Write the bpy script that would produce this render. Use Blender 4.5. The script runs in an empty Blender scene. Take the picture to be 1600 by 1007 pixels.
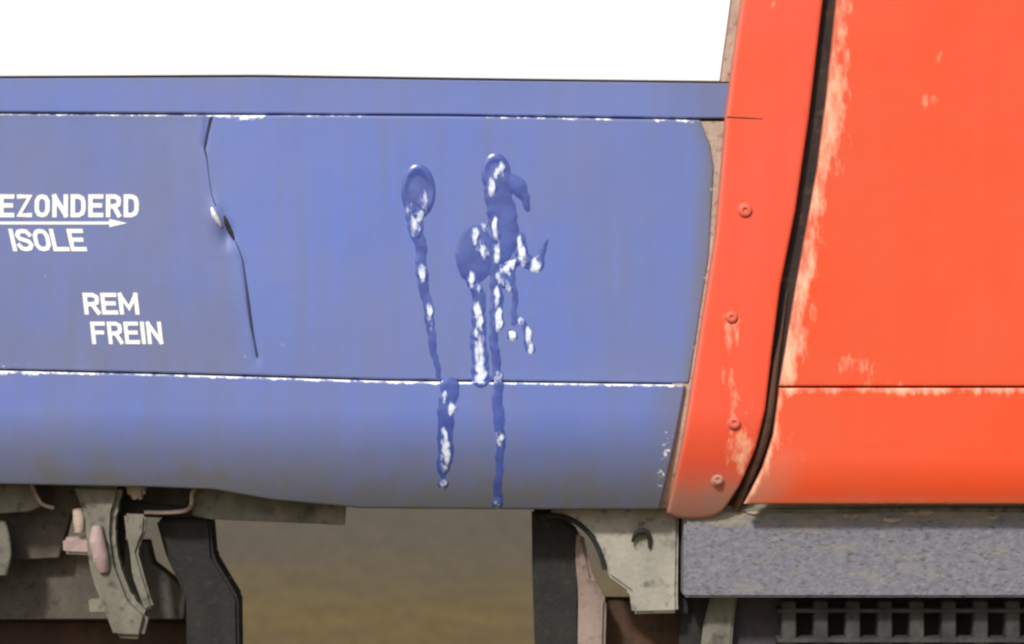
import bpy, math, random
import numpy as np
R = math.radians
random.seed(7)
S = bpy.context.scene
COL = S.collection

# ------------------------------------------------------------------ camera
D = 3.2                       # metres from the camera to the body side
CZ = 1.5                      # camera height
cam = bpy.data.cameras.new('camera'); co = bpy.data.objects.new('camera', cam); COL.objects.link(co)
co.location = (0, -D, CZ); co.rotation_euler = (R(90), 0, 0)
cam.sensor_width = 36; cam.lens = 36 * D / 1.6; cam.clip_end = 600
cam.dof.use_dof = True; cam.dof.focus_distance = D - 0.01; cam.dof.aperture_fstop = 3.2
S.camera = co
# ------------------------------------------------------------------ light
SUN_EL, SUN_AZ = 40, -24      # azimuth to the left of the camera's line of sight
w = bpy.data.worlds.new('World'); S.world = w; w.use_nodes = True
nt = w.node_tree; bg = nt.nodes['Background']
sky = nt.nodes.new('ShaderNodeTexSky'); sky.sky_type = 'NISHITA'; sky.sun_disc = False
sky.sun_elevation = R(SUN_EL); sky.sun_rotation = R(180 - SUN_AZ)
sky.dust_density = 3.0; sky.air_density = 1.0
nt.links.new(sky.outputs[0], bg.inputs[0]); bg.inputs[1].default_value = 0.11
sun = bpy.data.lights.new('sun', 'SUN'); so = bpy.data.objects.new('sun', sun); COL.objects.link(so)
sun.energy = 3.4; sun.angle = R(5); sun.color = (1, .96, .9)
from mathutils import Vector
sd = Vector((math.sin(R(SUN_AZ)) * math.cos(R(SUN_EL)), -math.cos(R(SUN_AZ)) * math.cos(R(SUN_EL)), math.sin(R(SUN_EL))))
so.rotation_euler = sd.to_track_quat('Z', 'Y').to_euler()
S.view_settings.view_transform = 'Standard'; S.view_settings.look = 'None'
S.view_settings.gamma = 1; S.view_settings.exposure = 0.0
S.view_settings.use_curve_mapping = False
S.cycles.filter_width = 2.4

# ------------------------------------------------------------------ helpers
def P(px, py, d=0.0):
    """point at depth d (mm behind the body plane), measured from the photograph at 1 mm a pixel"""
    k = (D + d / 1000.0) / D
    return ((px - 800) / 1000 * k, d / 1000.0, CZ - (py - 503.5) / 1000 * k)

def link(name, me, mat, parent=None):
    o = bpy.data.objects.new(name, me); COL.objects.link(o)
    if mat: me.materials.append(mat)
    if parent: o.parent = parent
    return o

def interp(pts):
    xs = [p[0] for p in pts]; ys = [p[1] for p in pts]
    return lambda v: np.interp(v, xs, ys)

def spaced(n, edge=True):
    """0..1 with extra rows close to both ends"""
    a = np.linspace(0, 1, n)
    return a

def smooth_shade(me, ang=40):
    for p in me.polygons: p.use_smooth = True
    try: me.set_sharp_from_angle(angle=R(ang))
    except Exception: pass

def panel(name, mat, parent, top, bot, left, right, depth, thick=6, rad=3.0, step=5, attrs=None):
    """sheet panel with rounded edges; top/bot are y(x), left/right are x(y), all in mm of the body side"""
    y0 = float(top(np.array(800.0))); y1 = float(bot(np.array(800.0)))
    x0 = float(left(np.array((y0 + y1) / 2))); x1 = float(right(np.array((y0 + y1) / 2)))
    def axis(L):
        e = [0, .12, .3, .55, .85, 1.3, 2.2]
        e = [v * rad for v in e]
        n = max(2, int((L - 2 * e[-1]) / step))
        mid = np.linspace(e[-1], L - e[-1], n)
        return np.unique(np.concatenate([e[:-1], mid, [L - v for v in e[:-1]]]))
    W, H = x1 - x0, y1 - y0
    U, V = axis(W), axis(H)
    u, v = np.meshgrid(U, V)
    X = x0 + u; Y = y0 + v
    for _ in range(6):
        t = top(X); b = bot(X)
        Y = t + (b - t) * (v / H)
        l = left(Y); r = right(Y)
        X = l + (r - l) * (u / W)
    du = np.minimum(u, W - u); dv = np.minimum(v, H - v)
    def rnd(dd):
        q = np.clip(1 - dd / rad, 0, 1)
        return rad * (1 - np.sqrt(1 - q * q * .999))
    dep = depth(X, Y) + rnd(du) + rnd(dv)
    k = 1.0
    nv, nu = X.shape
    idx = np.arange(nv * nu).reshape(nv, nu)
    verts = np.stack([(X - 800) / 1000, dep / 1000, CZ - (Y - 503.5) / 1000], -1).reshape(-1, 3)
    quads = np.stack([idx[:-1, :-1], idx[1:, :-1], idx[1:, 1:], idx[:-1, 1:]], -1).reshape(-1, 4)
    # rim going back
    loop = list(idx[0, :]) + list(idx[1:, -1]) + list(idx[-1, -2::-1]) + list(idx[-2:0:-1, 0])
    base = len(verts)
    back = verts[loop].copy(); back[:, 1] = back[:, 1] + thick / 1000
    verts = np.concatenate([verts, back])
    n = len(loop)
    rim = [(loop[i], loop[(i + 1) % n], base + (i + 1) % n, base + i) for i in range(n)]
    me = bpy.data.meshes.new(name)
    me.from_pydata(verts.tolist(), [], [list(map(int, q)) for q in quads] + [tuple(map(int, q)) for q in rim])
    for an, fn in (attrs or {}).items():
        at = me.attributes.new(an, 'FLOAT', 'POINT')
        val = np.clip(fn(X, Y), 0, 1).reshape(-1)
        val = np.concatenate([val, val[np.array(loop)]])
        at.data.foreach_set('value', val.astype(np.float32))
    me.validate(); me.update(); smooth_shade(me, 50)
    return link(name, me, mat, parent)

def plate(name, mat, parent, poly, d, thick=8, bev=1.5):
    """flat plate cut to an outline, standing at depth d, edges bevelled"""
    import bmesh
    bm = bmesh.new()
    f = [bm.verts.new(P(x, y, d)) for x, y in poly]
    fc = bm.faces.new(f)
    r = bmesh.ops.extrude_face_region(bm, geom=[fc])
    for v in [g for g in r['geom'] if isinstance(g, bmesh.types.BMVert)]: v.co.y += thick / 1000
    bmesh.ops.recalc_face_normals(bm, faces=bm.faces)
    if bev: bmesh.ops.bevel(bm, geom=list(bm.edges), offset=bev / 1000, segments=2, affect='EDGES', clamp_overlap=True)
    me = bpy.data.meshes.new(name); bm.to_mesh(me); bm.free()
    smooth_shade(me, 35)
    return link(name, me, mat, parent)

def tube(name, mat, parent, pts, rad, seg=14, caps=True):
    """pts: (px,py,depth[,radius mm])"""
    P3 = [Vector(P(p[0], p[1], p[2])) for p in pts]
    rr = [(p[3] if len(p) > 3 else rad) / 1000 for p in pts]
    # resample with Catmull-Rom
    out = []; ro = []
    n = len(P3)
    for i in range(n - 1):
        a = P3[max(i - 1, 0)]; b = P3[i]; c = P3[i + 1]; e = P3[min(i + 2, n - 1)]
        for j in range(6):
            t = j / 6
            out.append(0.5 * ((2 * b) + (c - a) * t + (2 * a - 5 * b + 4 * c - e) * t * t + (-a + 3 * b - 3 * c + e) * t ** 3))
            ro.append(rr[i] + (rr[i + 1] - rr[i]) * t)
    out.append(P3[-1]); ro.append(rr[-1])
    vs = []; fs = []
    for i, p in enumerate(out):
        tn = (out[min(i + 1, len(out) - 1)] - out[max(i - 1, 0)]).normalized()
        s = tn.cross(Vector((0, 1, 0)));
        if s.length < .01: s = tn.cross(Vector((1, 0, 0)))
        s.normalize(); q = tn.cross(s)
        for k in range(seg):
            a = 2 * math.pi * k / seg
            vs.append(p + (s * math.cos(a) + q * math.sin(a)) * ro[i])
    for i in range(len(out) - 1):
        for k in range(seg):
            fs.append((i * seg + k, i * seg + (k + 1) % seg, (i + 1) * seg + (k + 1) % seg, (i + 1) * seg + k))
    fs.append(tuple(range(seg))[::-1]); fs.append(tuple((len(out) - 1) * seg + k for k in range(seg)))
    me = bpy.data.meshes.new(name); me.from_pydata([tuple(v) for v in vs], [], fs); me.update()
    smooth_shade(me, 50)
    return link(name, me, mat, parent)

def box(name, mat, parent, x0, x1, y0, y1, d0, d1, bev=3):
    import bmesh
    bm = bmesh.new(); bmesh.ops.create_cube(bm, size=1)
    for v in bm.verts:
        v.co = ((x0 if v.co.x < 0 else x1) / 1000 - .8, (d0 if v.co.y < 0 else d1) / 1000, CZ - ((y1 if v.co.z < 0 else y0) - 503.5) / 1000)
    bmesh.ops.recalc_face_normals(bm, faces=bm.faces)
    bmesh.ops.bevel(bm, geom=list(bm.edges), offset=bev / 1000, segments=2, affect='EDGES', clamp_overlap=True)
    me = bpy.data.meshes.new(name); bm.to_mesh(me); bm.free(); smooth_shade(me, 35)
    return link(name, me, mat, parent)

# ------------------------------------------------------------------ materials
class N:
    def __init__(s, name):
        s.m = bpy.data.materials.new(name); s.m.use_nodes = True; s.t = s.m.node_tree
        s.b = s.t.nodes['Principled BSDF']; s.tc = s.t.nodes.new('ShaderNodeTexCoord')
    def n(s, t, **k):
        q = s.t.nodes.new(t)
        for a, v in k.items(): setattr(q, a, v)
        return q
    def l(s, a, b): s.t.links.new(a, b)
    def noise(s, scale, detail=4, stretch=(1, 1, 1), rough=.55):
        mp = s.n('ShaderNodeMapping'); s.l(s.tc.outputs['Object'], mp.inputs[0]); mp.inputs['Scale'].default_value = stretch
        q = s.n('ShaderNodeTexNoise'); s.l(mp.outputs[0], q.inputs['Vector'])
        q.inputs['Scale'].default_value = scale; q.inputs['Detail'].default_value = detail; q.inputs['Roughness'].default_value = rough
        return q.outputs[0]
    def math(s, op, a, b=None, c=None, clamp=False):
        q = s.n('ShaderNodeMath', operation=op, use_clamp=clamp)
        for i, v in enumerate((a, b, c)):
            if v is None: continue
            if isinstance(v, (int, float)): q.inputs[i].default_value = v
            else: s.l(v, q.inputs[i])
        return q.outputs[0]
    def ramp(s, f, lo, hi, a=0.0, b=1.0):
        q = s.n('ShaderNodeMapRange'); s.l(f, q.inputs[0])
        q.inputs[1].default_value = lo; q.inputs[2].default_value = hi; q.inputs[3].default_value = a; q.inputs[4].default_value = b
        return q.outputs[0]
    def mix(s, f, a, b):
        q = s.n('ShaderNodeMix', data_type='RGBA')
        for sock, v in ((q.inputs[0], f), (q.inputs[6], a), (q.inputs[7], b)):
            if isinstance(v, (int, float)): sock.default_value = v
            elif isinstance(v, tuple): sock.default_value = (*v, 1)
            else: s.l(v, sock)
        return q.outputs[2]
    def attr(s, name):
        q = s.n('ShaderNodeAttribute', attribute_name=name); return q.outputs['Fac']
    def bump(s, h, strength=.2, dist=.001):
        q = s.n('ShaderNodeBump'); q.inputs['Strength'].default_value = strength; q.inputs['Distance'].default_value = dist
        s.l(h, q.inputs['Height']); s.l(q.outputs[0], s.b.inputs['Normal'])

def paint(name, base, base2, wear, dirt, rough=.42, streak=.12, soft=(.66, .95), chipst=(1, 1, 1.3)):
    """old coach paint: cloudy tone, chips where 'wear' is high, dust where 'dirt' is high, vertical run-off streaks"""
    m = N(name)
    cloud = m.ramp(m.noise(5, 5), .35, .68)
    col = m.mix(cloud, base, base2)
    st = m.ramp(m.noise(38, 5, (1, 1, .06)), .45, .72)
    col = m.mix(m.math('MULTIPLY', st, streak), col, dirt)
    dn = m.math('MULTIPLY', m.attr('dirt'), m.ramp(m.noise(26, 6, (1, 1, .35)), .28, .6, .62, 1.05), clamp=True)
    col = m.mix(dn, col, dirt)
    ch = m.math('ADD', m.attr('wear'), m.math('MULTIPLY', m.math('SUBTRACT', m.noise(85, 7, chipst, .62), .5), 2.6))
    chip = m.ramp(ch, soft[0], soft[1])
    chip = m.math('MULTIPLY', chip, m.ramp(m.attr('wear'), .02, .16), clamp=True)
    col = m.mix(chip, col, wear)
    # scattered pin chips
    sp = m.ramp(m.noise(230, 2), .765, .80)
    sp = m.math('MULTIPLY', sp, m.ramp(m.noise(9, 2), .5, .62), clamp=True)
    col = m.mix(m.math('MULTIPLY', sp, .7), col, wear)
    m.l(col, m.b.inputs['Base Color'])
    m.l(m.math('ADD', m.ramp(dn, 0, 1, rough, .85), m.math('MULTIPLY', m.noise(60, 3), .12)), m.b.inputs['Roughness'])
    h = m.math('SUBTRACT', m.math('MULTIPLY', m.noise(7, 3), 2.2), m.math('MULTIPLY', chip, .25))
    h = m.math('ADD', h, m.math('MULTIPLY', m.noise(240, 4), .12))
    m.bump(h, .35, .0022)
    return m.m

def grimy(name, a, b, c, rough=.8, scale=22, metal=0.0):
    m = N(name)
    col = m.mix(m.ramp(m.noise(scale, 7, (1, 1, .6)), .36, .64), a, b)
    col = m.mix(m.ramp(m.noise(scale * 2.8, 6, (1, 1, 1)), .55, .72), col, c)
    m.l(col, m.b.inputs['Base Color']); m.b.inputs['Roughness'].default_value = rough; m.b.inputs['Metallic'].default_value = metal
    m.bump(m.noise(scale * 7, 6), .5, .003)
    return m.m

def sole_mat():
    m = N('bluish_solebar')
    col = m.mix(m.ramp(m.noise(70, 8, (1, 1, 1.6), .7), .34, .66), (.125, .128, .165), (.225, .225, .255))
    col = m.mix(m.ramp(m.noise(150, 4, (.6, 1, 1.6)), .56, .7), col, (.08, .075, .07))
    z = m.n('ShaderNodeSeparateXYZ'); m.l(m.tc.outputs['Object'], z.inputs[0])
    top = m.math('ADD', m.ramp(z.outputs[2], 1.165, 1.205), m.math('MULTIPLY', m.math('SUBTRACT', m.noise(30, 6, (.5, 1, 1.5)), .5), 2.4))
    col = m.mix(m.math('MULTIPLY', m.ramp(top, .15, .8), .85, clamp=True), col, (.27, .245, .19))
    m.l(col, m.b.inputs['Base Color']); m.b.inputs['Roughness'].default_value = .85
    m.bump(m.noise(160, 6), .7, .003)
    return m.m
M_BLUE = paint('faded_blue_paint', (.110, .174, .52), (.140, .184, .44), (.87, .88, .89), (.145, .150, .175), streak=.24)
M_BLUE2 = M_BLUE
M_WHITE = paint('white_body_paint', (.88, .88, .875), (.87, .87, .87), (.6, .6, .58), (.7, .68, .62), streak=.03)
M_RED = paint('orange_red_paint', (.78, .078, .020), (.72, .088, .030), (.90, .50, .33), (.36, .24, .16), rough=.38, streak=.03, soft=(.45, 1.3), chipst=(.8, 1, .28))
M_STRIP = paint('red_strip_paint', (.78, .078, .026), (.74, .088, .045), (.90, .56, .36), (.36, .22, .16), rough=.4, streak=.05, soft=(.45, 1.3), chipst=(.8, 1, .35))
M_DARK = grimy('dark_gap_metal', (.012, .009, .008), (.03, .017, .013), (.07, .035, .02))
M_RUST = grimy('rubber_rusty', (.06, .028, .016), (.10, .05, .025), (.03, .02, .015))
M_FLANGE = grimy('worn_primer', (.36, .28, .23), (.46, .36, .29), (.20, .12, .09), scale=30)
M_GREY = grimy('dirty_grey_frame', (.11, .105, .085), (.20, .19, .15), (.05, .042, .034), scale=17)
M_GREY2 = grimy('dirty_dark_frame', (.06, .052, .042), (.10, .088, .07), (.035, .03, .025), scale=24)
M_SOLE = sole_mat()
M_PINK = grimy('pinkish_casting', (.42, .29, .28), (.26, .21, .19), (.5, .38, .37), scale=24)
M_BLACK = grimy('black_rubber', (.008, .008, .008), (.016, .015, .014), (.03, .027, .02))
M_LET = N('white_lettering'); M_LET.b.inputs['Base Color'].default_value = (.88, .88, .86, 1); M_LET.b.inputs['Roughness'].default_value = .5; M_LET = M_LET.m

def wet():
    m = N('glossy_blue_run')
    col = m.mix(m.ramp(m.noise(40, 4), .35, .65), (.040, .072, .30), (.068, .112, .40))
    k = m.math('ADD', m.attr('painted_glint'), m.math('MULTIPLY', m.math('SUBTRACT', m.noise(120, 6, (1, 1, .42), .6), .5), 2.6))
    k = m.ramp(k, .30, .85); k = m.math('MULTIPLY', k, m.ramp(m.attr('painted_glint'), .02, .15), clamp=True)
    col = m.mix(k, col, (.70, .78, .93))  # pale glints of the run painted into its base colour
    m.l(col, m.b.inputs['Base Color'])
    m.b.inputs['Roughness'].default_value = .2; m.b.inputs['IOR'].default_value = 1.6
    m.b.inputs['Coat Weight'].default_value = .6; m.b.inputs['Coat Roughness'].default_value = .1
    m.bump(m.noise(120, 3), .2, .001)
    return m.m
M_WET = wet()

# ------------------------------------------------------------------ ground
def ground():
    m = N('trackside_ground')
    geo = m.n('ShaderNodeSeparateXYZ'); m.l(m.tc.outputs['Object'], geo.inputs[0])
    edge = m.math('ADD', geo.outputs[1], m.math('MULTIPLY', m.noise(.8, 5), 2.4))
    far = m.ramp(edge, 8.6, 11.5)
    soil = m.mix(m.ramp(m.noise(2.2, 6), .38, .62), (.13, .085, .018), (.165, .115, .026))
    soil = m.mix(m.ramp(m.noise(14, 5), .5, .72), soil, (.10, .065, .035))
    vor = m.n('ShaderNodeTexVoronoi'); m.l(m.tc.outputs['Object'], vor.inputs['Vector']); vor.inputs['Scale'].default_value = 9
    grav = m.mix(vor.outputs['Color'], (.088, .066, .036), (.135, .105, .06))
    grav = m.mix(m.ramp(m.noise(9, 5), .5, .7), grav, (.07, .052, .038))
    m.l(m.mix(far, soil, grav), m.b.inputs['Base Color']); m.b.inputs['Roughness'].default_value = .95
    m.bump(m.math('ADD', vor.outputs['Distance'], m.noise(20, 5)), .7, .03)
    return m.m
nx, ny = 60, 60
gx = np.linspace(-120, 120, nx); gy = np.linspace(-30, 250, ny)
gv = [(x, y, 0.0) for y in gy for x in gx]
gf = [(j * nx + i, j * nx + i + 1, (j + 1) * nx + i + 1, (j + 1) * nx + i) for j in range(ny - 1) for i in range(nx - 1)]
me = bpy.data.meshes.new('ground'); me.from_pydata(gv, [], gf); me.update()
g = link('ground', me, ground()); g['kind'] = 'structure'

# ------------------------------------------------------------------ the locomotive
loco = bpy.data.objects.new('locomotive', None); COL.objects.link(loco); loco.location = (0, 0, 0)
loco['label'] = 'blue, white and orange-red painted railway locomotive side with white lettering and riveted red strip'
loco['category'] = 'locomotive'

# edge lines of the body side, y(x) or x(y)
L_white = interp([(-400, 117), (0, 121), (400, 119), (800, 125), (1140, 129), (1800, 129)])
L_top = interp([(-400, 176), (0, 177), (350, 179), (700, 181), (1100, 187), (1800, 187)])
L_mid = interp([(-400, 573), (0, 579), (300, 586), (600, 595), (1070, 601), (1800, 601)])
L_bot = interp([(-400, 757), (0, 759), (240, 764), (330, 768), (420, 785), (560, 799), (850, 801), (1060, 801), (1800, 801)])
strip_l = interp([(-300, 1196), (0, 1157), (100, 1143), (185, 1132), (370, 1116), (560, 1086), (700, 1064), (800, 1047), (900, 1035)])
strip_r = interp([(-300, 1322), (0, 1284), (185, 1262), (330, 1241), (450, 1217), (560, 1203), (640, 1194), (700, 1180), (760, 1158), (815, 1128), (900, 1090)])
red_l = interp([(-300, 1345), (0, 1306), (150, 1291), (260, 1277), (450, 1243), (600, 1218), (680, 1208), (730, 1192), (800, 1160), (900, 1120)])
blue_r = interp([(120, 1132), (183, 1092), (200, 1099), (225, 1109), (260, 1115), (400, 1108), (590, 1078), (800, 1030)])
rail_r = interp([(100, 1150), (200, 1140)])
sill_r = interp([(590, 1072), (700, 1052), (800, 1034)])

def curve_in(Y, start=640, amt=60):
    t = np.clip((Y - start) / 165.0, 0, 1.3)
    return amt * t ** 2.0
def gauss(v, s): return np.exp(-(v / s) ** 2)
crease = interp([(170, 326), (230, 320), (320, 336), (370, 360), (410, 381), (480, 391), (560, 403), (640, 410)])
def d_blue(X, Y):
    # slightly wavy old sheet; the part left of the crease leans away
    c = crease(Y)
    wav = 1.6 * np.sin(X / 170.0 + Y / 240.0) + 1.0 * np.sin(Y / 95.0 - X / 310.0)
    lean = np.where(X < c, np.clip((c - X) / 60.0, 0, 1) * 2.5, 0)
    dent = -5.5 * gauss(np.hypot((X - 336) / 1.0, (Y - 340) / 2.2), 11) + 6 * gauss(np.hypot((X - 356), (Y - 368) / 1.7), 10)
    groove = 2.5 * gauss(X - c, 4) * np.clip((Y - 395) / 20, 0, 1) * np.clip((575 - Y) / 20, 0, 1)
    groove2 = 2.5 * gauss(X - c, 4) * np.clip((236 - Y) / 10, 0, 1)
    return -4 + wav + lean + dent + groove + groove2
def d_sill(X, Y):
    return -9 + 1.2 * np.sin(X / 210.0) + curve_in(Y)
def d_surf(X, Y):
    return np.where(Y < L_mid(X), d_blue(X, Y), d_sill(X, Y))

zero = lambda X, Y: X * 0
def dist_top(L, s): return lambda X, Y: gauss(Y - L(X), s)
rng = np.random.RandomState(3)
def patchy(X, f, ph): return np.clip(.55 + .6 * np.sin(X / f + ph) * np.sin(X / (f * .37) + ph * 2.3), 0, 1)

def wear_blue(X, Y):
    y = Y - L_top(X)
    patch = interp([(-400, .95), (60, 1), (300, 1), (410, .95), (425, .25), (445, .8), (560, .75), (600, .15), (745, .2), (760, .75), (950, .8), (965, .25), (1000, .3), (1015, .9), (1090, .9)])
    depth = interp([(-400, 4), (300, 4.5), (335, 6), (370, 13), (405, 12), (420, 5), (1000, 6), (1090, 8)])
    a = patch(X) * np.clip(1.25 - y / depth(X), 0, 1)
    b = .42 * np.clip((Y - (L_mid(X) - 45)) / 30, 0, 1) * gauss(X + 10, 90) 
    b2 = .55 * gauss(np.hypot((X - 445) / 1.5, Y - 542), 8) + .6 * gauss(np.hypot((X - 380) / 2.0, Y - 558), 4)
    cor = .45 * gauss(X - blue_r(Y), 5) * (Y > 190)
    return np.maximum.reduce([a, b, b2, cor])
def dirt_blue(X, Y):
    e = np.clip(1.05 - (blue_r(Y) - X) / 44.0, 0, 1) ** 1.4
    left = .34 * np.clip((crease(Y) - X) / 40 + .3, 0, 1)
    low = .22 * np.clip((Y - 380) / 220, 0, 1)
    right = .20 * np.clip((X - 880) / 200, 0, 1)
    top = .5 * np.clip(1 - (Y - L_top(X)) / 16, 0, 1)
    return np.maximum(e * .9, left + low + right) + top * .4
def wear_sill(X, Y):
    y = Y - L_mid(X)
    patch = interp([(-400, 1), (60, .95), (110, .75), (130, .95), (180, .7), (300, .95), (520, 1), (1040, 1), (1065, .9)])
    depth = interp([(-400, 9), (60, 8), (140, 5), (560, 5), (620, 6), (700, 7), (760, 4.5), (1072, 5)])
    a = patch(X) * np.clip(1.3 - y / depth(X), 0, 1)
    c = .62 * gauss(X - (sill_r(Y) - 12), 11) * np.clip((Y - 655) / 40, 0, 1) * np.clip((790 - Y) / 30, 0, 1)
    return np.maximum(a, c)
def dirt_sill(X, Y):
    t = (Y - L_mid(X)) / (L_bot(X) - L_mid(X))
    low = np.clip((t - .3) / .62, 0, 1) ** 1.1 * .93
    e = np.clip(1 - (sill_r(Y) - X) / 60.0, 0, 1) * .7
    return np.maximum(low, e) + .12

# backing structure behind the panels, closes the body
back_d = lambda X, Y: 10 + curve_in(Y, 640, 60)
panel('body_frame', M_DARK, loco, lambda X: X * 0 - 250, lambda X: L_bot(X) - 3, lambda Y: Y * 0 - 395, lambda Y: Y * 0 + 1990, back_d, thick=2500, rad=2, step=40)
box('body_end', M_DARK, loco, -396, 1990, -250, 650, 30, 2560)
panel('upper_panel', M_WHITE, loco, lambda X: X * 0 - 260, lambda X: L_white(X) - 1.2, lambda Y: Y * 0 - 400, lambda Y: strip_l(Y) - 15, lambda X, Y: -2 + X * 0, thick=12, rad=1.6, step=30,
      attrs={'wear': lambda X, Y: .55 * gauss(np.hypot(X - 369, Y - 25), 6), 'dirt': lambda X, Y: .6 * np.clip(1 - (strip_l(Y) - X) / 14, 0, 1)})
panel('waist_rail', M_BLUE, loco, lambda X: L_white(X) + 1.2, lambda X: L_top(X) - 1.8, lambda Y: Y * 0 - 400, rail_r, lambda X, Y: 0 + 1.0 * np.sin(X / 260), thick=10, rad=2.5, step=12,
      attrs={'wear': zero, 'dirt': lambda X, Y: .12 + .6 * np.clip((X - 1010) / 130, 0, 1) + .5 * np.clip(1 - (Y - L_white(X)) / 8, 0, 1)})
side = panel('side_panel', M_BLUE, loco, lambda X: L_top(X) + 1.2, lambda X: L_mid(X) - 2.2, lambda Y: Y * 0 - 400, blue_r, d_blue, thick=14, rad=3.2, step=3.2,
      attrs={'wear': wear_blue, 'dirt': dirt_blue})
sill = panel('sill_panel', M_BLUE2, loco, lambda X: L_mid(X) + .6, L_bot, lambda Y: Y * 0 - 400, sill_r, d_sill, thick=14, rad=3.2, step=4,
      attrs={'wear': wear_sill, 'dirt': dirt_sill})
# primer-coloured flange between the blue sheets and the red strip
panel('panel_flange', M_FLANGE, loco, lambda X: X * 0 + 190, lambda X: X * 0 + 800, lambda Y: Y * 0 + blue_r(Y) - 25, lambda Y: strip_l(Y) + 6, lambda X, Y: 1 + curve_in(Y), thick=9, rad=1, step=8)

panel('panel_flange', M_FLANGE, loco, lambda X: X * 0 - 255, lambda X: X * 0 + 128, lambda Y: strip_l(Y) - 26, lambda Y: strip_l(Y) + 6, lambda X, Y: 2 + X * 0, thick=7, rad=1, step=20)
# riveted red strip
def d_strip(X, Y): return -19 + curve_in(Y) * 1.02
def strip_bot(X):
    c = (X - 1088) / 46.0
    return 817 - 14 * np.clip(np.abs(c), 0, 1.2) ** 3
def wear_strip(X, Y):
    cx = interp([(480, 1140), (600, 1140), (720, 1143), (760, 1150)])
    a = .62 * gauss(X - cx(Y), 13) * np.clip((Y - 470) / 30, 0, 1) * np.clip((740 - Y) / 30, 0, 1)
    a2 = .95 * gauss(np.hypot((X - 1158) / 1.0, (Y - 700) / 2.4), 24)
    b = .5 * gauss(np.hypot(X - 1210, Y - 8), 9)
    return np.maximum.reduce([a, a2, b])
def dirt_strip(X, Y):
    return np.maximum(.9 * np.clip((Y - 715) / 70, 0, 1) ** 1.3, .5 * gauss(X - strip_l(Y), 5))
strip = panel('riveted_strip', M_STRIP, loco, lambda X: X * 0 - 260, strip_bot, strip_l, strip_r, d_strip, thick=20, rad=5.5, step=5,
      attrs={'wear': wear_strip, 'dirt': dirt_strip})
# hair joint across the strip
tube('joint_line', M_RUST, strip, [(1136, 183, -19.4, .9), (1165, 184.5, -19.4, .9), (1192, 186, -19.3, .4)], 1)
# rivets
def rivet(px, py, r=11, h=4.5):
    import bmesh
    d = float(d_strip(np.array(0.), np.array(float(py))))
    vs = []; fs = []; seg = 20
    prof = [(1.25, .6), (1.12, .1), (1.0, -.4), (.97, -.62 * h), (.84, -.9 * h), (.5, -1.05 * h), (.36, -.98 * h), (.3, -.5 * h), (0.0001, -.45 * h)]
    for (a, b) in prof:
        for k in range(seg):
            t = 2 * math.pi * k / seg
            p = P(px + r * a * math.cos(t), py + r * a * math.sin(t) * .95, 0)
            vs.append((p[0], (d + b) / 1000, p[2]))
    for i in range(len(prof) - 1):
        for k in range(seg):
            fs.append((i * seg + k, i * seg + (k + 1) % seg, (i + 1) * seg + (k + 1) % seg, (i + 1) * seg + k))
    me = bpy.data.meshes.new('rivet'); me.from_pydata(vs, [], fs); me.update(); smooth_shade(me, 60)
    for an, v in (('wear', .25), ('dirt', .25 if py < 700 else .8)):
        at = me.attributes.new(an, 'FLOAT', 'POINT'); at.data.foreach_set('value', [v] * len(vs))
    return link('rivet', me, M_STRIP, strip)
for x, y, r in ((1162, 330, 11), (1141, 496, 9.5), (1145, 660, 10.5), (1122, 750, 9)): rivet(x, y, r)

# dark gap with rusty rubber lip
panel('door_gap', M_DARK, loco, lambda X: X * 0 - 250, lambda X: X * 0 + 799, lambda Y: strip_r(Y) - 20, lambda Y: red_l(Y) + 12, lambda X, Y: 4 + curve_in(Y), thick=6, rad=1, step=20)
tube('rubber_lip', M_RUST, loco, [(1230, 455, 2, .8), (1221, 520, 0, 2.5), (1210, 585, -1, 5), (1201, 650, -1, 7), (1187, 705, 8, 8), (1168, 755, 30, 8), (1150, 795, 56, 7)], 5)

# orange-red cab side
def d_red(X, Y): return -7 + 1.2 * np.sin(X / 120 + Y / 200.) + .6 * np.sin(Y / 60. - X / 90.)
def wear_red(X, Y):
    e = X - red_l(Y)
    k = interp([(-300, .35), (0, .55), (60, .6), (130, .85), (230, 1.0), (330, .75), (430, .9), (590, 1), (610, .6)])
    wd = interp([(-300, 14), (100, 26), (200, 38), (330, 28), (430, 32), (600, 34)])
    a = k(Y) * np.clip(1.15 - np.abs(e - 9) / wd(Y), 0, 1)
    b = .50 * gauss(np.hypot((X - 1335) / 1.6, (Y - 572)), 22)
    c = .40 * gauss(np.hypot((X - 1425) / 2.4, Y - 482), 9) + .42 * gauss(np.hypot((X - 1465) / 2.2, Y - 90), 12) + .36 * gauss(np.hypot((X - 1365), Y - 150), 12) + .4 * gauss(np.hypot(X - 1450, Y - 160), 14)
    d = .45 * np.clip(1 - (598 - Y) / 16, 0, 1) * gauss(X - 1380, 70)
    return np.maximum.reduce([a, b, c, d])
def wear_red2(X, Y):
    y = Y - 609
    a = interp([(1200, .6), (1235, .95), (1330, .55), (1345, .92), (1480, .9), (1500, .4), (1530, .85), (1800, .7)])(X) * np.clip(1.2 - y / 12, 0, 1)
    e = X - red_l(Y)
    b = .8 * np.clip(1.1 - e / 17, 0, 1)
    c = .42 * gauss(np.hypot((X - 1240) / 1.0, Y - 700), 26)
    f = .95 * np.clip(1 - (789 - Y) / 3.5, 0, 1) * np.clip((X - 1260) / 40, 0, 1)
    return np.maximum.reduce([a, b, c, f])
cab = panel('cab_side_panel', M_RED, loco, lambda X: X * 0 - 260, lambda X: X * 0 + 603.5, red_l, lambda Y: Y * 0 + 2000, d_red, thick=12, rad=3, step=5,
      attrs={'wear': wear_red, 'dirt': lambda X, Y: .35 * np.clip(1 - (X - red_l(Y)) / 16, 0, 1)})
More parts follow.
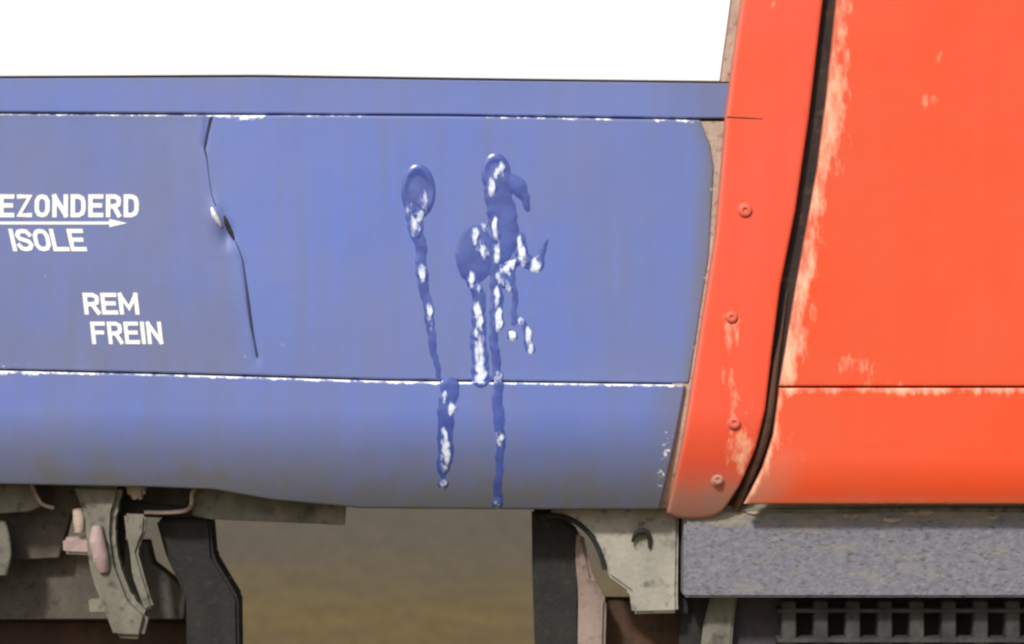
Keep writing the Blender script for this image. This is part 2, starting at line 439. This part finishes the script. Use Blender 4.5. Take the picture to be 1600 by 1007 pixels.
panel('cab_sill_panel', M_RED, loco, lambda X: X * 0 + 606.5, lambda X: X * 0 + 789, red_l, lambda Y: Y * 0 + 2000, lambda X, Y: -9 + curve_in(Y, 715, 90), thick=12, rad=3, step=5,
      attrs={'wear': wear_red2, 'dirt': lambda X, Y: np.maximum(.75 * np.clip(1 - (X - red_l(Y)) / 80, 0, 1) * np.clip((Y - 690) / 80, 0, 1), .35 * np.clip((Y - 770) / 20, 0, 1))})

# crease marks and a modelled dent shadow on the blue sheet
M_SEAM = grimy('dirty_blue_seam', (.022, .030, .07), (.04, .05, .10), (.03, .025, .03))
def seam(pts):
    q = []
    for x, y, r in pts: q.append((x, y, float(d_blue(np.array(float(x)), np.array(float(y)))) - .15 + r * .15, r))
    return tube('seam_and_shade', M_SEAM, side, q, 1, seg=10)
seam([(330, 183, 3.0), (324, 210, 2.8), (320, 231, 2.2), (323, 248, .9), (327, 280, .6), (331, 305, .7), (337, 322, 1.1)])
seam([(368, 378, .9), (374, 392, .8), (379, 408, 1.0), (383, 435, 1.6), (388, 475, 2.6), (392, 505, 2.3), (397, 532, 1.5), (402, 558, 2.0)])
tube('seam_and_shade', M_DARK, side, [(347, 326, -2, 1), (353, 346, -1.5, 4.2), (361, 364, 0, 4.0), (371, 383, -2, 1)], 2)  # dark tube standing in for the shadow right of the catch
# bare metal catch in the dent
tube('catch', grimy('bare_metal', (.75, .74, .78), (.85, .84, .86), (.5, .48, .5), rough=.35, metal=.3), side, [(331, 325, -7, 2.5), (335, 336, -9, 5), (341, 346, -8, 4), (346, 355, -4, 1.6)], 4)

# ------------------------------------------------------------------ lettering
GL = {   # strokes in a unit box, y upwards
 'A': [[(0, 0), (.5, 1), (1, 0)], [(.2, .33), (.8, .33)]],
 'F': [[(0, 0), (0, 1), (1, 1)], [(0, .52), (.85, .52)]],
 'E': [[(1, 1), (0, 1), (0, 0), (1, 0)], [(0, .52), (.88, .52)]],
 'Z': [[(0, 1), (1, 1), (0, 0), (1, 0)]],
 'O': [[(.5, 1), (.8, .95), (1, .75), (1, .25), (.8, .05), (.5, 0), (.2, .05), (0, .25), (0, .75), (.2, .95), (.5, 1)]],
 'G': [[(1, .78), (.8, .96), (.5, 1), (.2, .95), (0, .75), (0, .25), (.2, .05), (.5, 0), (.8, .04), (1, .2), (1, .48), (.55, .48)]],
 'N': [[(0, 0), (0, 1)], [(0, 1), (1, 0)], [(1, 0), (1, 1)]],
 'D': [[(0, 0), (0, 1), (.55, 1), (.88, .9), (1, .7), (1, .3), (.88, .1), (.55, 0), (0, 0)]],
 'R': [[(0, 0), (0, 1), (.65, 1), (.95, .9), (1, .75), (.95, .57), (.65, .47), (0, .47)], [(.55, .47), (1, 0)]],
 'I': [[(0, 0), (0, 1)]],
 'S': [[(1, .8), (.8, .97), (.5, 1), (.15, .95), (0, .77), (.15, .58), (.5, .5), (.85, .42), (1, .24), (.85, .05), (.5, 0), (.18, .04), (0, .2)]],
 'L': [[(0, 1), (0, 0), (1, 0)]],
 'M': [[(0, 0), (0, 1)], [(0, 1), (.5, .25), (1, 1)], [(1, 1), (1, 0)]],
}
WD = {'I': 0.0, 'M': 1.3, 'N': 1.05}
def bar_word(txt, x0, x1, y0, y1, shear=0.0, sw=6.6, gap=10.0):
    """one word as thin painted strokes that follow the sheet"""
    total = sum(WD.get(c, 1.0) for c in txt); cw = (x1 - x0 - sw - (len(txt) - 1) * (sw + gap - 6)) / total
    V = []; F = []; x = x0 + sw / 2; layer = 0
    hh = y1 - y0 - sw
    def put(px, py, k):
        t = (py - y0) / (y1 - y0)
        X_ = px - shear * (t - .5) * -1 * -1
        V.append(((X_ - 800) / 1000, (float(d_blue(np.array(X_), np.array(py))) - .75 - .04 * k) / 1000, CZ - (py - 503.5) / 1000))
    for c in txt:
        wdt = cw * WD.get(c, 1.0)
        for st in GL[c]:
            layer = (layer + 1) % 6
            pts = [Vector((x + wdt * a, y1 - sw / 2 - hh * b)) for a, b in st]
            closed = (pts[0] - pts[-1]).length < 1e-6
            if not closed:      # square ends
                pts[0] = pts[0] + (pts[0] - pts[1]).normalized() * sw * .5
                pts[-1] = pts[-1] + (pts[-1] - pts[-2]).normalized() * sw * .5
            base = len(V); n = len(pts)
            for i, p in enumerate(pts):
                a = pts[i - 1] if i else (pts[-2] if closed else None)
                b = pts[i + 1] if i < n - 1 else (pts[1] if closed else None)
                d1 = (p - a).normalized() if a is not None else (b - p).normalized()
                d2 = (b - p).normalized() if b is not None else d1
                nn = Vector((-(d1 + d2).y, (d1 + d2).x))
                nn = nn.normalized() if nn.length > 1e-4 else Vector((-d1.y, d1.x))
                k = min(1.45, 1 / max(.3, nn.dot(Vector((-d1.y, d1.x)))))
                put(*(p + nn * sw / 2 * k), layer); put(*(p - nn * sw / 2 * k), layer)
            for i in range(n - 1):
                F.append((base + 2 * i, base + 2 * i + 1, base + 2 * i + 3, base + 2 * i + 2))
        x += wdt + sw + gap - 6
    me = bpy.data.meshes.new('lettering'); me.from_pydata(V, [], F); me.update()
    return link('lettering', me, M_LET, side)
bar_word('AFGEZONDERD', -84, 217, 304, 340, sw=7.0)
bar_word('ISOLE', 17, 133, 358, 393, shear=-8, gap=8)
bar_word('REM', 131, 217, 458, 492, shear=-4, sw=6.6, gap=8.5)
bar_word('FREIN', 143, 254, 503, 538, shear=-4, sw=6.2, gap=9)
def arrow():
    ol = [(-85, 346.6), (172, 346.6), (170, 342.5), (199, 349), (170, 355.5), (172, 351.2), (-85, 351.2)]
    vs = []
    for z in (-.6, .8):
        for x, y in ol:
            vs.append(((x - 800) / 1000, (float(d_blue(np.array(float(x)), np.array(float(y)))) + z) / 1000, CZ - (y - 503.5) / 1000))
    # split so that the long bar follows the sheet
    me = bpy.data.meshes.new('arrow_line')
    V = []; F = []
    xs = np.linspace(-85, 171, 40)
    for x in xs:
        for y in (346.6, 351.2):
            V.append(((x - 800) / 1000, (float(d_blue(np.array(x), np.array(y))) - .7) / 1000, CZ - (y - 503.5) / 1000))
    for i in range(len(xs) - 1): F.append((2 * i, 2 * i + 1, 2 * i + 3, 2 * i + 2))
    b = len(V)
    for x, y in ((171, 342.5), (171, 355.5), (199, 349)):
        V.append(((x - 800) / 1000, (float(d_blue(np.array(float(x)), np.array(y))) - .7) / 1000, CZ - (y - 503.5) / 1000))
    F.append((b, b + 1, b + 2))
    me.from_pydata(V, [], F); me.update()
    return link('arrow_line', me, M_LET, side)
arrow()

# ------------------------------------------------------------------ glossy runs down the blue sheets
def run(name, label, prims, box4, seed):
    x0, x1, y0, y1 = box4
    st = .8
    X, Y = np.meshgrid(np.arange(x0, x1, st), np.arange(y0, y1, st))
    H = np.zeros_like(X)
    rs = np.random.RandomState(seed)
    # wobble the outlines
    wx = 1.5 * np.sin(Y / 17.0 + seed) + 1.0 * np.sin(Y / 7.3 + seed * 2) + .6 * np.sin(Y / 3.1 + X / 6.0); wy = 2.0 * np.sin(X / 7.0 + Y / 13.0)
    for p in prims:
        if p[0] == 'e':
            _, cx, cy, rx, ry, h = p
            r2 = ((X + wx * .5 - cx) / rx) ** 2 + ((Y + wy * .5 - cy) / ry) ** 2
            b = .62 * h * np.clip(1 - r2 ** 2, 0, 1) ** .5
        elif p[0] == 'w': continue
        elif p[0] == 'r':      # rim
            _, cx, cy, rx, ry, wd, h = p
            rr = np.sqrt(((X - cx) / rx) ** 2 + ((Y - cy) / ry) ** 2)
            b = .8 * h * np.sqrt(np.clip(1 - ((rr - 1) * min(rx, ry) / wd) ** 2, 0, 1))
        else:                  # stroke of varying width
            _, pts, h = p
            b = np.zeros_like(X)
            for (ax, ay, ar), (bx_, by, br) in zip(pts[:-1], pts[1:]):
                L2 = (bx_ - ax) ** 2 + (by - ay) ** 2
                t = np.clip(((X + wx - ax) * (bx_ - ax) + (Y - ay) * (by - ay)) / L2, 0, 1)
                dd = np.hypot(X + wx - ax - t * (bx_ - ax), Y - ay - t * (by - ay))
                r = ar + (br - ar) * t
                b = np.maximum(b, h * .62 * (.5 + .5 * r / 12) * np.clip(1 - (dd / r) ** 3, 0, 1) ** .5)
        H = np.where(b > 0, np.sqrt(H * H * .5 + b * b), H) if p[0] == 'e' else np.maximum(H, b)
    K = np.array([1, 3, 4, 3, 1.]); K /= K.sum()
    for _ in range(3):
        H = np.apply_along_axis(lambda v: np.convolve(v, K, 'same'), 0, H)
        H = np.apply_along_axis(lambda v: np.convolve(v, K, 'same'), 1, H)
    GLINT = np.zeros_like(X); G = np.zeros_like(X)          # sagging bulges: the film thickens downwards, then ends in a round lip
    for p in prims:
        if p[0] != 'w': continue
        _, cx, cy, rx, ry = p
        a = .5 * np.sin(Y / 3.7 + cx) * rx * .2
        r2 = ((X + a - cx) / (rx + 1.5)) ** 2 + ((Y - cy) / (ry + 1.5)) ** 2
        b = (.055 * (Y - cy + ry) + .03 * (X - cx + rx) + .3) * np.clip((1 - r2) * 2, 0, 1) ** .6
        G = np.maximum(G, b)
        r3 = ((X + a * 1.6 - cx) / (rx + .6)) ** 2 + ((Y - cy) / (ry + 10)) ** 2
        GLINT = np.maximum(GLINT, np.clip(1.25 * (1 - r3), 0, 1) * (.72 + .28 * np.sin(cx * 1.7 + cy)))  # mask of the painted glints, one pale patch on each bulge
    for _ in range(1):
        G = np.apply_along_axis(lambda v: np.convolve(v, K, 'same'), 0, G)
        G = np.apply_along_axis(lambda v: np.convolve(v, K, 'same'), 1, G)
    H = H + G
    mask = H > .22
    H = H * .8; dep = d_surf(X, Y) - H + .22
    # connected pieces: the largest is the run itself, the others are its separate drops
    lab = np.where(mask, np.arange(mask.size).reshape(mask.shape) + 1, 0)
    while True:
        n = lab.copy()
        n[1:] = np.maximum(n[1:], lab[:-1]); n[:-1] = np.maximum(n[:-1], lab[1:])
        n[:, 1:] = np.maximum(n[:, 1:], lab[:, :-1]); n[:, :-1] = np.maximum(n[:, :-1], lab[:, 1:])
        n[~mask] = 0
        if (n == lab).all(): break
        lab = n
    ids, cnt = np.unique(lab[lab > 0], return_counts=True)
    o = None
    for i in np.argsort(-cnt):
        if cnt[i] < 25: continue
        mk = lab == ids[i]
        q = mk[:-1, :-1] & mk[1:, :-1] & mk[1:, 1:] & mk[:-1, 1:]
        if not q.any(): continue
        idx = -np.ones(X.shape, int); idx[mk] = np.arange(mk.sum())
        V = np.stack([(X[mk] - 800) / 1000, dep[mk] / 1000, CZ - (Y[mk] - 503.5) / 1000], -1)
        F = np.stack([idx[:-1, :-1][q], idx[1:, :-1][q], idx[1:, 1:][q], idx[:-1, 1:][q]], -1)
        me = bpy.data.meshes.new(name); me.from_pydata(V.tolist(), [], F.tolist()); me.update()
        at = me.attributes.new('painted_glint', 'FLOAT', 'POINT'); at.data.foreach_set('value', GLINT[mk].astype(np.float32))
        import bmesh
        bm = bmesh.new(); bm.from_mesh(me)
        bmesh.ops.delete(bm, geom=[v for v in bm.verts if not v.link_faces], context='VERTS')
        bm.to_mesh(me); bm.free(); smooth_shade(me, 180)
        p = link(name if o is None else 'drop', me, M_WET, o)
        if o is None: o = p
    o['label'] = label; o['category'] = 'paint run'; o['group'] = 'wet runs down the blue panels'
    return o
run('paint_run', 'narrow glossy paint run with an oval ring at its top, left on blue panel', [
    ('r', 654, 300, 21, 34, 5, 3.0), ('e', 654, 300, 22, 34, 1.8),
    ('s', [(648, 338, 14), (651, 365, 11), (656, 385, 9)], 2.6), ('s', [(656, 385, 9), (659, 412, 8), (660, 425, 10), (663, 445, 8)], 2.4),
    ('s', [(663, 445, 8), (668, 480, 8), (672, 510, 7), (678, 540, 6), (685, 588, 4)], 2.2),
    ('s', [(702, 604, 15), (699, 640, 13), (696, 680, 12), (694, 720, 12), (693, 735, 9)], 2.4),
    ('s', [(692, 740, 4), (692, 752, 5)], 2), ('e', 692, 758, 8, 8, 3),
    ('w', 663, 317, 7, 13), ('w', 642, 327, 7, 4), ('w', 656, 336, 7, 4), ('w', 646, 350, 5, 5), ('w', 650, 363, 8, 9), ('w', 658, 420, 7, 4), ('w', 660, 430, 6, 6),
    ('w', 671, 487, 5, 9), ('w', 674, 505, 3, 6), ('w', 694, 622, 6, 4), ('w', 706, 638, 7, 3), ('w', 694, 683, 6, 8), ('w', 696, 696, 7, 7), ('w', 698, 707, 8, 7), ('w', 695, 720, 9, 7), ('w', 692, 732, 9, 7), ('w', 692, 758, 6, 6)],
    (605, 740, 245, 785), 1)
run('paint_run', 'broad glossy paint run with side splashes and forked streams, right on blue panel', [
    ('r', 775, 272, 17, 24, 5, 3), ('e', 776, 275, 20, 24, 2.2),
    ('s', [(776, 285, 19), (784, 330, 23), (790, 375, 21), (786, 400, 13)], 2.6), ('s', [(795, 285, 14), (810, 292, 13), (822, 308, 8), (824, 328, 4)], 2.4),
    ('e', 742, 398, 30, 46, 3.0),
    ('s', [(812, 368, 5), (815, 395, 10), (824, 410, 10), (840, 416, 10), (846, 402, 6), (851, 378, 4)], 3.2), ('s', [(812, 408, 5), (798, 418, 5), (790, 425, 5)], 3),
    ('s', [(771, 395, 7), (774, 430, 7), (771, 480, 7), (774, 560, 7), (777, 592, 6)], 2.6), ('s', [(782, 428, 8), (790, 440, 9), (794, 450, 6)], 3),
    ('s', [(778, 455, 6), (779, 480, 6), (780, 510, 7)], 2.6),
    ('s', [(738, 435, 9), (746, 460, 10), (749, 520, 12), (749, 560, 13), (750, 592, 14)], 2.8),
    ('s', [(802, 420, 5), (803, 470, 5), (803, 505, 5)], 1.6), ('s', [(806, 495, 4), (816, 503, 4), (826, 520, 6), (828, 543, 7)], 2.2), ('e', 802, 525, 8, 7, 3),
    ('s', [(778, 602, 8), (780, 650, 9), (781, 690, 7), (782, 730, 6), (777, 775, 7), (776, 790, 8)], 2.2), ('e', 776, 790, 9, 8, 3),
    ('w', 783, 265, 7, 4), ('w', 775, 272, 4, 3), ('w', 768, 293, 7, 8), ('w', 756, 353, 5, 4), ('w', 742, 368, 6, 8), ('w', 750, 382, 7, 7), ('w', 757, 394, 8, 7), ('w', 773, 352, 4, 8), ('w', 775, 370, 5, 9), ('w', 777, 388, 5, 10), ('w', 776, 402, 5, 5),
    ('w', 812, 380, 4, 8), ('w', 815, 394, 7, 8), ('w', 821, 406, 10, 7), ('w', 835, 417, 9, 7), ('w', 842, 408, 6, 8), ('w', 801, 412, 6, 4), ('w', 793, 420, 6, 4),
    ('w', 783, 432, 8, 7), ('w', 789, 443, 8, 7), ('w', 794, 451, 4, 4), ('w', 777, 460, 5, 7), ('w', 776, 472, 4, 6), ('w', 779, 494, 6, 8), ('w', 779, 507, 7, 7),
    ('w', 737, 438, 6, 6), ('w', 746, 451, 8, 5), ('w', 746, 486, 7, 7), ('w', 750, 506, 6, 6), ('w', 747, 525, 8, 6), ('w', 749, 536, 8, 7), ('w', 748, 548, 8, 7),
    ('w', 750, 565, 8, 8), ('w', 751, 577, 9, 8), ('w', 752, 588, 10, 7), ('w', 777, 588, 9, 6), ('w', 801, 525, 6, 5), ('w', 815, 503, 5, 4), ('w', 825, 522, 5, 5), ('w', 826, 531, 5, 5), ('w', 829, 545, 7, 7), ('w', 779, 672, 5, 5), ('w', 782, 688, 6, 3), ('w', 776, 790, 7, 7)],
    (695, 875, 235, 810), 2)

# ------------------------------------------------------------------ underframe, left
plate('underframe_plate', M_GREY, loco, [(300, 762), (541, 788), (538, 821), (330, 812), (300, 806)], 92, 10)
plate('underframe_plate', M_GREY, loco, [(-200, 755), (50, 758), (64, 792), (44, 800), (-200, 814)], 92, 10)
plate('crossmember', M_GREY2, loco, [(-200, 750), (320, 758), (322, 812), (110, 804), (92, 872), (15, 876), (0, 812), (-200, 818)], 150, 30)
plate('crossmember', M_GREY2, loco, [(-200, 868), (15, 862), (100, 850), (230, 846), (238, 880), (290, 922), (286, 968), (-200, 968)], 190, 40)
tube('bent_rod', M_FLANGE, loco, [(45, 748, 85), (56, 772, 80), (66, 788, 80), (84, 794, 82)], 3)
tube('bent_rod', M_FLANGE, loco, [(306, 762, 88), (300, 772, 82), (299, 788, 80), (290, 798, 80), (262, 801, 80), (226, 801, 84)], 3.4)
plate('hanger_bracket', M_GREY, loco, [(112, 756), (190, 758), (186, 785), (180, 800), (178, 835), (184, 880), (205, 935), (232, 960), (222, 1000), (178, 998), (160, 950), (142, 905), (134, 860), (132, 805), (122, 785)], 60, 34, bev=9)
tube('brake_pin', M_PINK, loco, [(152, 822, 56, 8), (152, 845, 54, 13), (158, 872, 55, 13), (163, 892, 60, 9)], 14)
plate('pin_block', M_PINK, loco, [(97, 841), (140, 840), (142, 868), (98, 866)], 80, 30, bev=5)
tube('brake_pin', M_FLANGE, loco, [(122, 795, 80, 9), (124, 815, 78, 10), (124, 832, 78, 8)], 9)
plate('stop_block', M_FLANGE, loco, [(194, 752), (226, 752), (225, 778), (214, 784), (200, 778)], 66, 22, bev=5)
plate('black_bracket', M_BLACK, loco, [(182, 755), (202, 760), (203, 782), (245, 790), (300, 792), (300, 806), (196, 806), (192, 885), (178, 885)], 112, 14)
plate('hanger_link', M_GREY, loco, [(193, 803), (228, 805), (226, 832), (214, 862), (226, 905), (240, 950), (226, 955), (206, 900), (202, 860), (196, 832)], 72, 16, bev=4)
plate('black_post', M_BLACK, loco, [(243, 813), (328, 811), (333, 870), (372, 935), (374, 1080), (292, 1080), (290, 935), (259, 870)], 130, 60, bev=5)
plate('guard_plate', M_GREY, loco, [(-220, 815), (8, 815), (15, 840), (17, 868), (10, 900), (-220, 905)], 96, 10)
plate('bogie_beam', grimy('rusty_bogie', (.035, .016, .009), (.06, .028, .016), (.02, .012, .009)), loco, [(-400, 966), (300, 966), (300, 1200), (-400, 1200)], 260, 120, bev=8)
plate('guard_plate', M_GREY, loco, [(138, 938), (166, 936), (166, 958), (140, 958)], 120, 20)

# ------------------------------------------------------------------ underframe, centre and right
plate('black_post', M_BLACK, loco, [(831, 800), (868, 800), (905, 832), (905, 1080), (838, 1080), (832, 900)], 150, 60, bev=4)
plate('guard_bar', grimy('guard_bar_metal', (.20, .15, .125), (.29, .23, .20), (.09, .07, .055), scale=18), loco, [(902, 830), (912, 836), (926, 900), (948, 940), (944, 1080), (902, 1080), (904, 930), (899, 870)], 140, 26, bev=7)
arc = [(852, 805), (880, 808), (905, 820), (925, 840), (938, 865), (945, 890)]
plate('corner_casting', grimy('pale_casting', (.26, .25, .21), (.36, .34, .29), (.13, .12, .10), scale=18), loco, [(868, 788), (1061, 790), (1059, 925), (1060, 958), (988, 960), (984, 925), (949, 900), (941, 868), (928, 842), (906, 820), (880, 806), (856, 800)], 96, 24, bev=5)
tube('casting_edge', M_BLACK, loco, [(x, y, 98) for x, y in arc], 4)
tube('lifting_hook', M_BLACK, loco, [(988, 847, 88, 2), (994, 834, 86, 4), (1006, 830, 86, 5), (1014, 838, 88, 4), (1015, 856, 92, 2.5)], 4)
plate('beam_joint', M_BLACK, loco, [(1050, 780), (1075, 780), (1075, 960), (1050, 960)], 128, 10)
sole = plate('solebar', M_SOLE, loco, [(1069, 780), (2000, 780), (2000, 934), (1068, 934)], 58, 60, bev=4)
tube('solebar_lip', M_GREY, sole, [(1130, 797, 58, 3), (1300, 798, 57, 5), (1450, 796, 57, 4), (1700, 797, 57, 5), (2000, 797, 57, 4)], 8)
for x, y, r in ((1438, 801, 14), (1180, 800, 9), (1395, 812, 10), (1330, 806, 8), (1550, 808, 7)):
    tube('dirt_clump', M_FLANGE, sole, [(x - r * 1.5, y, 57, 2), (x, y + 2, 57, r * .45), (x + r * 1.5, y - 1, 57, 2)], 4)
plate('under_beam', M_RUST, loco, [(945, 940), (1092, 940), (1085, 1200), (945, 1200)], 220, 60)
plate('black_post', M_BLACK, loco, [(1062, 934), (1125, 934), (1090, 1080), (1060, 1080)], 150, 30)
plate('step_stay', M_GREY, loco, [(1112, 930), (1152, 930), (1146, 980), (1138, 1080), (1088, 1080), (1100, 975)], 118, 16, bev=4)
plate('under_beam', grimy('dark_violet_plate', (.035, .03, .04), (.05, .04, .05), (.02, .02, .02)), loco, [(1150, 930), (1225, 930), (1225, 1200), (1130, 1200)], 150, 20)
# step grating with square holes
def grating():
    import bmesh
    M_GR = grimy('grimy_grating', (.028, .027, .028), (.06, .058, .055), (.015, .014, .014), scale=30)
    root = plate('step_grating', M_GR, loco, [(1215, 952), (2000, 952), (2000, 958), (1215, 958)], 108, 40, bev=1)
    plate('grating_back', M_BLACK, loco, [(1215, 930), (2000, 930), (2000, 1200), (1215, 1200)], 170, 10)
    for yy in (998, 1044):
        plate('tread_bar', M_GR, root, [(1215, yy), (2000, yy), (2000, yy + 7), (1215, yy + 7)], 108, 40, bev=1)
    for i in range(16):
        x = 1222 + i * 50
        plate('cross_bar', M_GR, root, [(x, 940), (x + 22, 940), (x + 22, 1100), (x, 1100)], 112, 30, bev=2)
grating()
